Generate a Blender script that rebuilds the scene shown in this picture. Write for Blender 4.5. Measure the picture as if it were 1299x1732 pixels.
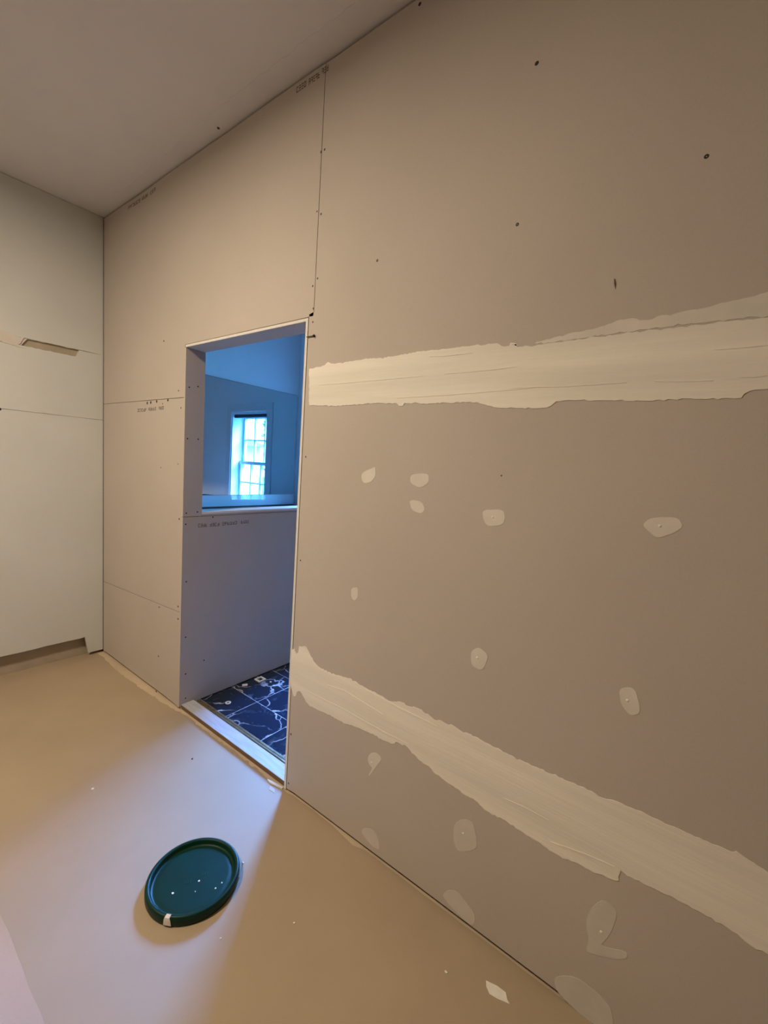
import bpy, bmesh, math, random
from mathutils import Vector, Matrix

# ------------------------------------------------------------------ camera, sky, sun, exposure
SC = bpy.context.scene
COL = SC.collection
for o in list(bpy.data.objects):
    bpy.data.objects.remove(o)

CAM_H = 1.484
cam_d = bpy.data.cameras.new('camera')
cam_d.sensor_fit = 'HORIZONTAL'
cam_d.sensor_width = 36.0
cam_d.lens = 735.3 / 1299 * 36.0
cam_d.clip_start = 0.02
cam = bpy.data.objects.new('camera', cam_d)
COL.objects.link(cam)
yaw, pitch, roll = 0.6455, -0.1029, 0.0677
fw = Vector((math.cos(yaw) * math.cos(pitch), math.sin(yaw) * math.cos(pitch), math.sin(pitch)))
rt = Vector((math.sin(yaw), -math.cos(yaw), 0))
up = rt.cross(fw)
r2 = rt * math.cos(roll) + up * math.sin(roll)
u2 = up * math.cos(roll) - rt * math.sin(roll)
m = Matrix((r2, u2, -fw)).transposed().to_4x4()
m.translation = (0, 0, CAM_H)
cam.matrix_world = m
SC.camera = cam

SC.view_settings.view_transform = 'Standard'
SC.view_settings.look = 'None'
SC.view_settings.exposure = 0.0
SC.view_settings.gamma = 1.0
SC.view_settings.use_curve_mapping = False

wd = bpy.data.worlds.new('world')
SC.world = wd
wd.use_nodes = True
bg = wd.node_tree.nodes['Background']
bg.inputs['Color'].default_value = (0.11, 0.45, 1.0, 1)     # open blue sky under an indoor white balance
bg.inputs['Strength'].default_value = 21.0

sun_d = bpy.data.lights.new('sun', 'SUN')
sun_d.energy = 155.0
sun_d.angle = math.radians(38)                               # widened blue sun, also stands in for brighter skylight through the window
sun_d.color = (0.13, 0.35, 1.0)
sun = bpy.data.objects.new('sun', sun_d)
COL.objects.link(sun)
az, el = math.radians(31), math.radians(41)
to_sun = Vector((math.cos(az) * math.cos(el), math.sin(az) * math.cos(el), math.sin(el)))
sun.rotation_euler = to_sun.to_track_quat('Z', 'Y').to_euler()
sun.location = (8, 5, 6)

pt_d = bpy.data.lights.new('window_portal', 'AREA')         # light portal: only guides sky sampling
pt_d.shape = 'RECTANGLE'
pt_d.size, pt_d.size_y = 1.1, 0.72
pt_d.cycles.is_portal = True
pt = bpy.data.objects.new('window_portal', pt_d)
pt.location = (3.22, 2.60, 1.46)
pt.rotation_euler = (0, math.radians(90), 0)
COL.objects.link(pt)

WARM = (1.0, 0.82, 0.60)
LAMP_A = (-0.42, 1.82, 63.0)      # x, y, watts

# ------------------------------------------------------------------ outlines traced on the walls, metres (y, z)
UPPER = [(1.365, 1.858), (1.278, 1.865), (1.258, 1.877), (1.238, 1.869), (1.19, 1.868), (1.152, 1.868), (1.072, 1.871), (1.012, 1.868), (0.9395, 1.868), (0.8348, 1.874), (0.7512, 1.872), (0.6858, 1.871), (0.6242, 1.873), (0.6118, 1.868), (0.5886, 1.871), (0.5597, 1.869), (0.5361, 1.857), (0.5223, 1.858), (0.5205, 1.866), (0.5039, 1.863), (0.495, 1.855), (0.5198, 1.86), (0.502, 1.86), (0.4983, 1.853), (0.4663, 1.851), (0.3949, 1.852), (0.3585, 1.853), (0.2522, 1.854), (0.1991, 1.856), (0.1051, 1.855), (0.0205, 1.855), (-0.0464, 1.853), (-0.1654, 1.851), (-0.3124, 1.852), (-0.3293, 1.72), (-0.183, 1.708), (-0.0642, 1.704), (-0.0352, 1.702), (-0.0257, 1.696), (-0.0217, 1.687), (-0.0098, 1.686), (0.0116, 1.688), (0.0517, 1.688), (0.1138, 1.69), (0.1546, 1.687), (0.253, 1.692), (0.3419, 1.696), (0.373, 1.694), (0.3852, 1.683), (0.3981, 1.677), (0.5077, 1.68), (0.5126, 1.679), (0.5526, 1.683), (0.5827, 1.692), (0.6074, 1.7), (0.7153, 1.702), (0.8049, 1.702), (0.8792, 1.707), (0.8859, 1.697), (0.9014, 1.697), (0.9098, 1.705), (0.9991, 1.711), (1.103, 1.708), (1.216, 1.706), (1.355, 1.714)]
WEDGE = [(0.4499, 1.857), (0.3912, 1.867), (0.3159, 1.875), (0.2645, 1.883), (0.238, 1.89), (0.2116, 1.89), (0.185, 1.882), (0.1681, 1.881), (0.1564, 1.887), (0.1244, 1.887), (0.1128, 1.889), (0.0901, 1.891), (0.0605, 1.892), (0.0395, 1.897), (0.0085, 1.899), (-0.018, 1.902), (-0.04, 1.907), (-0.1573, 1.916), (-0.2103, 1.913), (-0.2176, 1.855), (-0.0459, 1.857), (0.0209, 1.859), (0.1055, 1.859), (0.1995, 1.859), (0.2525, 1.857), (0.3587, 1.855), (0.395, 1.853)]
LOWER = [(1.39, 0.6614), (1.372, 0.6738), (1.361, 0.6509), (1.348, 0.6618), (1.345, 0.6921), (1.305, 0.7047), (1.29, 0.6932), (1.248, 0.6528), (1.204, 0.6394), (1.129, 0.6407), (1.051, 0.6534), (0.9688, 0.6455), (0.8845, 0.6433), (0.8571, 0.6371), (0.8064, 0.6545), (0.7745, 0.6509), (0.7323, 0.6599), (0.6843, 0.6532), (0.6551, 0.6473), (0.6388, 0.6542), (0.5841, 0.6548), (0.5637, 0.65), (0.5139, 0.6537), (0.4117, 0.6465), (0.3187, 0.6469), (0.2396, 0.6475), (0.1905, 0.6523), (0.1428, 0.6472), (0.1097, 0.6553), (0.0876, 0.6544), (0.0561, 0.6591), (0.0199, 0.6574), (-0.0243, 0.6583), (-0.0574, 0.6567), (-0.0976, 0.6604), (-0.1278, 0.6616), (-0.1334, 0.6681), (-0.1486, 0.6632), (-0.1899, 0.6527), (-0.3012, 0.6475), (-0.4281, 0.6367), (-0.4507, 0.4585), (-0.324, 0.463), (-0.212, 0.468), (-0.1928, 0.4643), (-0.1717, 0.4685), (-0.1582, 0.476), (-0.1275, 0.4799), (-0.0824, 0.4803), (-0.0448, 0.4783), (-0.0106, 0.4765), (0.0147, 0.4751), (0.0567, 0.4729), (0.0817, 0.4764), (0.0822, 0.4459), (0.0971, 0.4384), (0.1199, 0.4368), (0.1425, 0.4285), (0.1728, 0.4297), (0.1912, 0.4283), (0.2219, 0.4192), (0.2416, 0.4212), (0.3099, 0.427), (0.3828, 0.4332), (0.4521, 0.4326), (0.4938, 0.4456), (0.5443, 0.4468), (0.5327, 0.4484), (0.5814, 0.4533), (0.6207, 0.4589), (0.6495, 0.4627), (0.6681, 0.4747), (0.7162, 0.4807), (0.7483, 0.4954), (0.7742, 0.5054), (0.8122, 0.4989), (0.8241, 0.485), (0.8705, 0.4779), (0.9263, 0.4787), (0.9989, 0.4733), (1.059, 0.4622), (1.075, 0.4646), (1.165, 0.4613), (1.251, 0.4549), (1.288, 0.4663), (1.322, 0.4959), (1.34, 0.489), (1.348, 0.4659), (1.362, 0.4572), (1.384, 0.4961)]
PATCHES = [[(1.052, 1.457), (1, 1.479), (0.9895, 1.483), (0.9851, 1.449), (1.004, 1.426), (1.038, 1.418), (1.053, 1.435)], [(0.8342, 1.461), (0.8088, 1.47), (0.7623, 1.472), (0.7569, 1.442), (0.7909, 1.421), (0.8333, 1.436)], [(0.8324, 1.378), (0.7803, 1.378), (0.7645, 1.351), (0.7791, 1.335), (0.8181, 1.343)], [(0.56, 1.374), (0.4929, 1.383), (0.4848, 1.355), (0.4914, 1.336), (0.5386, 1.325), (0.5549, 1.346)], [(0.1339, 1.385), (0.1182, 1.405), (0.0639, 1.413), (0.0496, 1.392), (0.0662, 1.374), (0.0986, 1.356), (0.1179, 1.37)], [(1.07, 1.013), (1.036, 1.023), (1.033, 0.9845), (1.049, 0.9649), (1.067, 0.9764)], [(0.553, 0.9266), (0.5294, 0.9451), (0.4964, 0.9295), (0.5022, 0.8971), (0.5134, 0.8735), (0.5459, 0.8767), (0.5541, 0.9018)], [(0.1392, 0.957), (0.1027, 0.9726), (0.0832, 0.9112), (0.1054, 0.8947), (0.1292, 0.9151)], [(0.9356, 0.3738), (0.9269, 0.3989), (0.9, 0.4165), (0.8659, 0.4078), (0.8888, 0.3673), (0.9195, 0.3103), (0.9267, 0.3096), (0.9084, 0.3486), (0.9268, 0.3543)], [(0.9427, 0.0616), (0.9346, 0.0853), (0.8933, 0.1071), (0.8623, 0.0952), (0.8462, 0.0443), (0.8876, 0.0385)], [(0.5603, 0.3161), (0.5433, 0.3483), (0.514, 0.3681), (0.4921, 0.3671), (0.4711, 0.3008), (0.4874, 0.2732), (0.5372, 0.2369), (0.5555, 0.2655)], [(0.5785, 0.0497), (0.5596, 0.0816), (0.529, 0.1014), (0.4913, 0.0851), (0.459, 0.0687), (0.4562, 0.0397), (0.4655, 0.0192), (0.494, 0.02), (0.5504, 0.033)], [(0.1448, 0.2913), (0.1312, 0.3389), (0.1102, 0.3704), (0.0796, 0.3621), (0.0766, 0.3353), (0.0878, 0.2754), (0.1073, 0.2316), (0.0431, 0.2671), (0.0409, 0.2472), (0.07, 0.2217), (0.131, 0.192), (0.1362, 0.1993), (0.1323, 0.2329), (0.143, 0.2624)], [(0.2082, 0.045), (0.1871, 0.0735), (0.1499, 0.099), (0.0988, 0.097), (0.0641, 0.0862), (0.0511, 0.0491), (0.052, 0.0027), (0.0688, -0.0097), (0.194, 0.0089)]]
RIDGES_U = [[(1.303, 1.791), (1.048, 1.792), (0.8131, 1.792)], [(0.7304, 1.793), (0.6165, 1.794), (0.4944, 1.796)], [(0.7903, 1.852), (0.6401, 1.849)], [(0.5074, 1.737), (0.3459, 1.734), (0.2075, 1.734)], [(0.1474, 1.734), (0.0341, 1.728)], [(0.0384, 1.796), (-0.0532, 1.796)], [(-0.0113, 1.732), (-0.0607, 1.733)], [(0.9115, 1.725), (0.698, 1.728), (0.4439, 1.734)]]
RIDGES_L = [[(1.319, 0.5138), (1.079, 0.5183), (0.8598, 0.5114), (0.7626, 0.5163)], [(0.4048, 0.5028), (0.3394, 0.5085), (0.2705, 0.5084)], [(0.2576, 0.4481), (0.1706, 0.4668), (0.0958, 0.4773)], [(1.166, 0.5839), (1.07, 0.5953), (0.8789, 0.5773)], [(0.9683, 0.6398), (0.8043, 0.6305), (0.6535, 0.6297)]]
SCREWS = [(0.5203, 2.604, 6), (0.1021, 2.223, 6.5), (0.5331, 2.193, 6), (1.042, 2.207, 5), (0.5097, 1.482, 4), (1.358, 2.675, 4), (1.339, 2.677, 4), (1.341, 2.445, 4), (1.365, 2.461, 3.5), (1.343, 2.206, 4), (1.369, 2.182, 4), (1.358, 2.042, 4), (1.361, 1.504, 4), (1.363, 1.066, 4), (1.37, 0.2774, 4), (1.37, 0.0425, 3.5), (0.9316, 2.965, 5), (2.581, 2.11, 3.5), (2.406, 1.825, 3.5), (2.377, 1.731, 3.5), (2.591, 0.5493, 3.5), (2.368, 0.6096, 4), (2.365, 0.5366, 4), (2.589, 0.2395, 3.5), (2.613, 0.0015, 3.5), (2.373, 1.116, 4), (2.594, 1.392, 3), (2.774, 1.77, 5), (2.729, 1.772, 5), (2.656, 1.776, 5), (2.584, 1.76, 3), (2.523, 1.778, 5), (2.398, 1.423, 3), (1.359, 2.094, 4)]
PONY_SCREWS = [(1.265, 1.843), (1.315, 1.856), (1.261, 1.566), (1.323, 1.569), (1.263, 1.153), (1.329, 1.157), (1.261, 1.09), (1.271, 0.7585), (1.275, 0.4282), (1.279, 0.204), (1.282, 0.0532), (1.426, 1.122), (1.393, 0.2501)]
STAMPS = [((2.907, 1.72), (2.781, 1.721)), ((2.758, 1.724), (2.661, 1.725)), ((2.633, 1.726), (2.569, 1.728)), ((1.52, 2.951), (1.461, 2.952)), ((1.448, 2.95), (1.385, 2.95)), ((1.376, 2.954), (1.338, 2.954)), ((3.051, 2.943), (2.885, 2.942)), ((2.87, 2.944), (2.795, 2.944)), ((2.766, 2.942), (2.703, 2.948))]
PONY_STAMP = [((1.335, 1.068), (1.392, 1.067)), ((1.405, 1.067), (1.47, 1.067)), ((1.486, 1.068), (1.591, 1.07)), ((1.617, 1.071), (1.677, 1.073))]

WX = 1.244       # face of the boarded wall
WB = 1.356       # its bathroom side
YE = 3.424       # far wall of both rooms
XW = 3.0         # bathroom window wall
HC = 3.0         # ceiling
DL, DR, DT = 2.333, 1.398, 2.05   # clear doorway: left, right, head
T = 0.0127       # board thickness

# ------------------------------------------------------------------ helpers
def link(o, parent=None):
    COL.objects.link(o)
    if parent is not None:
        o.parent = parent
        o.matrix_parent_inverse = parent.matrix_basis.inverted()
    return o

def obj(name, bm, mt, parent=None, smooth=False):
    bmesh.ops.recalc_face_normals(bm, faces=bm.faces[:])
    me = bpy.data.meshes.new(name)
    bm.to_mesh(me)
    bm.free()
    me.materials.append(mt)
    if smooth:
        for p in me.polygons:
            p.use_smooth = True
    return link(bpy.data.objects.new(name, me), parent)

def empty(name, loc):
    e = bpy.data.objects.new(name, None)
    e.location = loc
    e.empty_display_size = 0.05
    COL.objects.link(e)
    return e

def tag(o, label, cat, group=None):
    o['label'] = label
    o['category'] = cat
    if group:
        o['group'] = group
    return o

def struct(o, label=None, cat=None):
    o['kind'] = 'structure'
    if label:
        o['label'] = label
    if cat:
        o['category'] = cat
    return o

def box(bm, x0, x1, y0, y1, z0, z1, bevel=0):
    vs = [bm.verts.new(v) for v in ((x0,y0,z0),(x1,y0,z0),(x1,y1,z0),(x0,y1,z0),(x0,y0,z1),(x1,y0,z1),(x1,y1,z1),(x0,y1,z1))]
    fs = [bm.faces.new([vs[i] for i in f]) for f in ((3,2,1,0),(4,5,6,7),(0,1,5,4),(1,2,6,5),(2,3,7,6),(3,0,4,7))]
    if bevel:
        es = list({e for f in fs for e in f.edges})
        bmesh.ops.bevel(bm, geom=es, offset=bevel, segments=2, affect='EDGES', profile=0.5)
    return bm

def boxo(name, mt, parent, *a, bevel=0):
    return obj(name, box(bmesh.new(), *a, bevel=bevel), mt, parent)

def prism(bm, pts, fn, a, b):
    """polygon pts (u, v) mapped by fn(u, v, w), solid between w = a and w = b"""
    v0 = [bm.verts.new(fn(u, v, a)) for u, v in pts]
    v1 = [bm.verts.new(fn(u, v, b)) for u, v in pts]
    n = len(pts)
    f0 = bm.faces.new(v0)
    f1 = bm.faces.new(v1)
    for i in range(n):
        bm.faces.new((v0[i], v0[(i+1) % n], v1[(i+1) % n], v1[i]))
    f0.normal_update(); f1.normal_update()
    bmesh.ops.triangulate(bm, faces=[f0, f1], ngon_method='EAR_CLIP')
    return bm

on_x = lambda u, v, w: (w, u, v)
on_y = lambda u, v, w: (u, w, v)
on_z = lambda u, v, w: (u, v, w)

def rough(pts, step=0.012, amp=0.0015, seed=0):
    """resample an outline and make its edge ragged"""
    rnd = random.Random(seed)
    out = []
    for i, (a, b) in enumerate(pts):
        c, d = pts[(i+1) % len(pts)]
        n = max(1, int(math.hypot(c-a, d-b) / step))
        L = math.hypot(c-a, d-b) or 1
        for k in range(n):
            t = k / n
            j = rnd.gauss(0, amp) if k else 0
            out.append((a + (c-a)*t - (d-b)/L*j, b + (d-b)*t + (c-a)/L*j))
    return out

def rough_line(pts, step, amp, seed):
    rnd = random.Random(seed)
    out = []
    for (a, b), (c, d) in zip(pts, pts[1:]):
        L = math.hypot(c-a, d-b)
        n = max(1, int(L / step))
        for k in range(n):
            j = rnd.gauss(0, amp)
            out.append((a + (c-a)*k/n - (d-b)/L*j, b + (d-b)*k/n + (c-a)/L*j))
    return out + [pts[-1]]

def lathe(bm, prof, n=64, c=(0, 0, 0)):
    rings = []
    for r, z in prof:
        if r < 1e-6:
            rings.append([bm.verts.new((c[0], c[1], c[2]+z))])
        else:
            rings.append([bm.verts.new((c[0]+r*math.cos(2*math.pi*k/n), c[1]+r*math.sin(2*math.pi*k/n), c[2]+z)) for k in range(n)])
    for a, b in zip(rings, rings[1:]):
        for k in range(n):
            k2 = (k+1) % n
            if len(a) == 1 and len(b) == 1:
                continue
            if len(a) == 1:
                bm.faces.new((a[0], b[k], b[k2]))
            elif len(b) == 1:
                bm.faces.new((a[k], b[0], a[k2]))
            else:
                bm.faces.new((a[k], b[k], b[k2], a[k2]))
    return bm

# ------------------------------------------------------------------ materials
def new_mat(name):
    mt = bpy.data.materials.new(name)
    mt.use_nodes = True
    nt = mt.node_tree
    return mt, nt, nt.nodes['Principled BSDF']

def mat(name, col, rough_=0.6, var=0.06, scale=6.0, stretch=(1, 1, 1), bump=0.0, bscale=60.0, bstretch=None, spec=0.3, metal=0.0, coat=0.0, fine=0.0):
    """procedural surface: base colour with soft cloudy variation and a noise relief"""
    mt, nt, p = new_mat(name)
    p.inputs['Roughness'].default_value = rough_
    p.inputs['Specular IOR Level'].default_value = spec
    p.inputs['Metallic'].default_value = metal
    p.inputs['Coat Weight'].default_value = coat
    tc = nt.nodes.new('ShaderNodeTexCoord')
    mp = nt.nodes.new('ShaderNodeMapping')
    mp.inputs['Scale'].default_value = stretch
    nt.links.new(tc.outputs['Object'], mp.inputs['Vector'])
    nz = nt.nodes.new('ShaderNodeTexNoise')
    nz.inputs['Scale'].default_value = scale
    nz.inputs['Detail'].default_value = 5
    nt.links.new(mp.outputs['Vector'], nz.inputs['Vector'])
    rp = nt.nodes.new('ShaderNodeValToRGB')
    rp.color_ramp.elements[0].position = 0.3
    rp.color_ramp.elements[1].position = 0.7
    rp.color_ramp.elements[0].color = (*[c*(1-var) for c in col], 1)
    rp.color_ramp.elements[1].color = (*[min(1, c*(1+var)) for c in col], 1)
    nt.links.new(nz.outputs['Fac'], rp.inputs['Fac'])
    last = rp.outputs['Color']
    if fine:
        n3 = nt.nodes.new('ShaderNodeTexNoise')
        n3.inputs['Scale'].default_value = 420
        n3.inputs['Detail'].default_value = 2
        nt.links.new(tc.outputs['Object'], n3.inputs['Vector'])
        r3 = nt.nodes.new('ShaderNodeMapRange')
        r3.inputs['From Min'].default_value = 0.3
        r3.inputs['From Max'].default_value = 0.7
        r3.inputs['To Min'].default_value = 1 - fine
        r3.inputs['To Max'].default_value = 1 + fine
        nt.links.new(n3.outputs['Fac'], r3.inputs['Value'])
        vm = nt.nodes.new('ShaderNodeVectorMath')
        vm.operation = 'SCALE'
        nt.links.new(last, vm.inputs[0])
        nt.links.new(r3.outputs['Result'], vm.inputs['Scale'])
        last = vm.outputs['Vector']
    nt.links.new(last, p.inputs['Base Color'])
    if bump:
        n2 = nt.nodes.new('ShaderNodeTexNoise')
        n2.inputs['Scale'].default_value = bscale
        n2.inputs['Detail'].default_value = 4
        if bstretch:
            m2 = nt.nodes.new('ShaderNodeMapping')
            m2.inputs['Scale'].default_value = bstretch
            nt.links.new(tc.outputs['Object'], m2.inputs['Vector'])
            nt.links.new(m2.outputs['Vector'], n2.inputs['Vector'])
        else:
            nt.links.new(tc.outputs['Object'], n2.inputs['Vector'])
        bp = nt.nodes.new('ShaderNodeBump')
        bp.inputs['Strength'].default_value = bump
        bp.inputs['Distance'].default_value = 0.003
        nt.links.new(n2.outputs['Fac'], bp.inputs['Height'])
        nt.links.new(bp.outputs['Normal'], p.inputs['Normal'])
    return mt

M = {}
M['board'] = mat('drywall_paper', (0.57, 0.515, 0.465), 0.75, 0.035, 1.6, bump=0.05, bscale=240, spec=0.2, fine=0.03)
M['gypsum'] = mat('gypsum_edge', (0.80, 0.78, 0.75), 0.85, 0.04, 40, bump=0.2, bscale=200, spec=0.1)
M['mud'] = mat('joint_compound', (0.89, 0.86, 0.775), 0.6, 0.075, 2.2, stretch=(1, 0.5, 9), bump=0.20, bscale=14, bstretch=(1, 0.5, 12), spec=0.2)
M['mud_thin'] = mat('joint_compound_thin', (0.77, 0.735, 0.67), 0.65, 0.06, 12.0, bump=0.2, bscale=50, spec=0.2)
M['mud_lean'] = mat('joint_compound_scraped', (0.67, 0.63, 0.58), 0.7, 0.05, 14.0, bump=0.15, bscale=60, spec=0.2)
M['paint'] = mat('old_wall_paint', (0.69, 0.71, 0.695), 0.55, 0.03, 3.0, bump=0.06, bscale=30, spec=0.25)
M['scar'] = mat('bare_wallboard', (0.46, 0.40, 0.31), 0.8, 0.08, 10, bump=0.1, bscale=80, spec=0.1)
M['patch'] = mat('filler_on_paint', (0.74, 0.69, 0.64), 0.7, 0.05, 9, bump=0.3, bscale=25, spec=0.2)
M['ceil'] = mat('ceiling_paint', (0.71, 0.71, 0.73), 0.6, 0.03, 2.0, bump=0.05, bscale=60, spec=0.2)
M['dark_wall'] = mat('dark_unseen_wall', (0.30, 0.25, 0.20), 0.8, 0.08, 3, spec=0.1)  # for walls out of view, colour chosen dark to weaken bounced light
M['stud'] = mat('framing_lumber', (0.17, 0.11, 0.065), 0.8, 0.2, 5, stretch=(8, 8, 0.6), spec=0.1)
M['white'] = mat('white_paint', (0.78, 0.79, 0.80), 0.35, 0.02, 4, spec=0.4)
M['bath'] = mat('bathroom_wall_paint', (0.84, 0.87, 0.88), 0.6, 0.02, 3, spec=0.2)
M['subfloor'] = mat('subfloor', (0.62, 0.50, 0.36), 0.75, 0.08, 6, bump=0.1, bscale=50, spec=0.2)
M['paper'] = mat('floor_protection_paper', (0.44, 0.345, 0.24), 0.55, 0.055, 2.4, bump=0.10, bscale=9, spec=0.25, fine=0.03)
M['paper2'] = mat('floor_protection_paper_pale', (0.50, 0.40, 0.325), 0.6, 0.05, 3.0, bump=0.15, bscale=18, spec=0.25, fine=0.03)
M['screw'] = mat('black_screw', (0.035, 0.028, 0.022), 0.5, 0.2, 50, spec=0.3)
M['ink'] = mat('stamp_ink', (0.12, 0.10, 0.085), 0.8, 0.25, 300, spec=0.1)
M['thresh'] = mat('whitewashed_timber', (0.50, 0.495, 0.49), 0.6, 0.14, 9, stretch=(10, 1, 1), bump=0.3, bscale=30, bstretch=(8, 1, 1), spec=0.2)
M['rawwood'] = mat('raw_timber_edge', (0.21, 0.14, 0.09), 0.8, 0.2, 12, stretch=(1, 1, 10), spec=0.1)
M['brass'] = mat('weathered_brass', (0.20, 0.15, 0.08), 0.45, 0.35, 30, metal=0.6, spec=0.4)
M['green'] = mat('green_plastic', (0.001, 0.030, 0.017), 0.42, 0.10, 12, bump=0.03, bscale=90, spec=0.22)
M['scrap'] = mat('white_paper_scrap', (0.86, 0.83, 0.76), 0.8, 0.05, 60, spec=0.1)
M['counter'] = mat('dark_stone', (0.02, 0.026, 0.034), 0.6, 0.3, 12, spec=0.15)
M['glazed'] = mat('glazed_white', (0.86, 0.88, 0.90), 0.07, 0.01, 5, spec=0.8, coat=1.0)
M['sash'] = mat('sash_paint', (0.62, 0.68, 0.72), 0.4, 0.02, 5, spec=0.4)
M['shade'] = mat('navy_shade', (0.05, 0.07, 0.10), 0.7, 0.1, 30, spec=0.2)
M['grout'] = mat('pale_grout', (0.72, 0.77, 0.82), 0.8, 0.06, 60, spec=0.1)
M['chrome'] = mat('satin_steel', (0.6, 0.6, 0.6), 0.3, 0.03, 20, metal=1.0)
M['render'] = mat('white_render', (0.82, 0.80, 0.76), 0.8, 0.03, 2, spec=0.1)
M['rooft'] = mat('grey_roofing', (0.16, 0.15, 0.15), 0.8, 0.15, 12, spec=0.1)
M['bark'] = mat('bark', (0.10, 0.075, 0.05), 0.9, 0.25, 14, stretch=(4, 4, 1), spec=0.1)
M['leaf'] = mat('leaf', (0.10, 0.17, 0.05), 0.5, 0.4, 3, spec=0.4)
M['lawn'] = mat('lawn', (0.10, 0.15, 0.06), 0.9, 0.25, 4, spec=0.1)

def mirror_mat():
    mt, nt, p = new_mat('mirror_glass')
    tc = nt.nodes.new('ShaderNodeTexCoord')
    nz = nt.nodes.new('ShaderNodeTexNoise')
    nz.inputs['Scale'].default_value = 2.0
    nt.links.new(tc.outputs['Object'], nz.inputs['Vector'])
    mr = nt.nodes.new('ShaderNodeMapRange')
    mr.inputs['To Min'].default_value = 0.008
    mr.inputs['To Max'].default_value = 0.03
    nt.links.new(nz.outputs['Fac'], mr.inputs['Value'])
    nt.links.new(mr.outputs['Result'], p.inputs['Roughness'])
    p.inputs['Metallic'].default_value = 1.0
    p.inputs['Base Color'].default_value = (0.74, 0.84, 0.86, 1)
    return mt
M['mirror'] = mirror_mat()

def glass_mat():
    mt, nt, p = new_mat('window_glass')
    nt.nodes.remove(p)
    tr = nt.nodes.new('ShaderNodeBsdfTransparent')
    tr.inputs['Color'].default_value = (0.90, 0.96, 0.97, 1)
    gl = nt.nodes.new('ShaderNodeBsdfGlossy')
    gl.inputs['Roughness'].default_value = 0.03
    mx = nt.nodes.new('ShaderNodeMixShader')
    mx.inputs['Fac'].default_value = 0.05
    nt.links.new(tr.outputs['BSDF'], mx.inputs[1])
    nt.links.new(gl.outputs['BSDF'], mx.inputs[2])
    nt.links.new(mx.outputs['Shader'], nt.nodes['Material Output'].inputs['Surface'])
    return mt
M['glass'] = glass_mat()

def marble_mat():
    mt, nt, p = new_mat('black_marble')
    p.inputs['Roughness'].default_value = 0.14
    p.inputs['Specular IOR Level'].default_value = 0.45
    L = nt.links.new
    tc = nt.nodes.new('ShaderNodeTexCoord')
    oi = nt.nodes.new('ShaderNodeObjectInfo')
    sc = nt.nodes.new('ShaderNodeVectorMath'); sc.operation = 'SCALE'
    sc.inputs[0].default_value = (7.3, 11.1, 3.7)
    L(oi.outputs['Random'], sc.inputs['Scale'])
    ad = nt.nodes.new('ShaderNodeVectorMath'); ad.operation = 'ADD'
    L(tc.outputs['Object'], ad.inputs[0]); L(sc.outputs['Vector'], ad.inputs[1])
    wn = nt.nodes.new('ShaderNodeTexNoise'); wn.inputs['Scale'].default_value = 6; wn.inputs['Detail'].default_value = 4
    L(ad.outputs['Vector'], wn.inputs['Vector'])
    ws = nt.nodes.new('ShaderNodeVectorMath'); ws.operation = 'SCALE'; ws.inputs['Scale'].default_value = 0.25
    L(wn.outputs['Color'], ws.inputs[0])
    a2 = nt.nodes.new('ShaderNodeVectorMath'); a2.operation = 'ADD'
    L(ad.outputs['Vector'], a2.inputs[0]); L(ws.outputs['Vector'], a2.inputs[1])
    vo = nt.nodes.new('ShaderNodeTexVoronoi'); vo.feature = 'DISTANCE_TO_EDGE'; vo.inputs['Scale'].default_value = 5.5
    L(a2.outputs['Vector'], vo.inputs['Vector'])
    r1 = nt.nodes.new('ShaderNodeMapRange')
    r1.inputs['From Max'].default_value = 0.036; r1.inputs['To Min'].default_value = 1; r1.inputs['To Max'].default_value = 0
    L(vo.outputs['Distance'], r1.inputs['Value'])
    n2 = nt.nodes.new('ShaderNodeTexNoise'); n2.inputs['Scale'].default_value = 7; n2.inputs['Detail'].default_value = 6
    L(ad.outputs['Vector'], n2.inputs['Vector'])
    r2_ = nt.nodes.new('ShaderNodeMapRange'); r2_.inputs['From Min'].default_value = 0.42; r2_.inputs['From Max'].default_value = 0.70
    L(n2.outputs['Fac'], r2_.inputs['Value'])
    mu = nt.nodes.new('ShaderNodeMath'); mu.operation = 'MULTIPLY'
    L(r1.outputs['Result'], mu.inputs[0]); L(r2_.outputs['Result'], mu.inputs[1])
    n3 = nt.nodes.new('ShaderNodeTexNoise'); n3.inputs['Scale'].default_value = 16; n3.inputs['Detail'].default_value = 6
    L(a2.outputs['Vector'], n3.inputs['Vector'])
    r3 = nt.nodes.new('ShaderNodeMapRange'); r3.inputs['From Min'].default_value = 0.55; r3.inputs['From Max'].default_value = 0.9; r3.inputs['To Max'].default_value = 0.10
    L(n3.outputs['Fac'], r3.inputs['Value'])
    mxm = nt.nodes.new('ShaderNodeMath'); mxm.operation = 'MAXIMUM'
    L(mu.outputs['Value'], mxm.inputs[0]); L(r3.outputs['Result'], mxm.inputs[1])
    rp = nt.nodes.new('ShaderNodeValToRGB')
    rp.color_ramp.elements[0].color = (0.009, 0.019, 0.042, 1)
    rp.color_ramp.elements[1].color = (0.75, 0.78, 0.80, 1)
    L(mxm.outputs['Value'], rp.inputs['Fac'])
    L(rp.outputs['Color'], p.inputs['Base Color'])
    return mt
M['marble'] = marble_mat()

# ------------------------------------------------------------------ the boarded wall with the doorway
ROY0, ROY1, ROZ = DR - T, DL + T, DT + T          # rough opening
bm = bmesh.new()
fx = WX + T
prism(bm, [(-3.2, 0), (ROY0, 0), (ROY0, ROZ), (ROY1, ROZ), (ROY1, 0), (ROY1 + .01, -0.05), (YE + .15, -0.05), (YE + .15, HC), (-3.2, HC)], on_x, fx, WB - 0.012)
wr = struct(obj('wall_right', bm, M['stud']), 'unpainted grey drywall wall with a doorway and smeared joint compound', 'wall')

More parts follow.
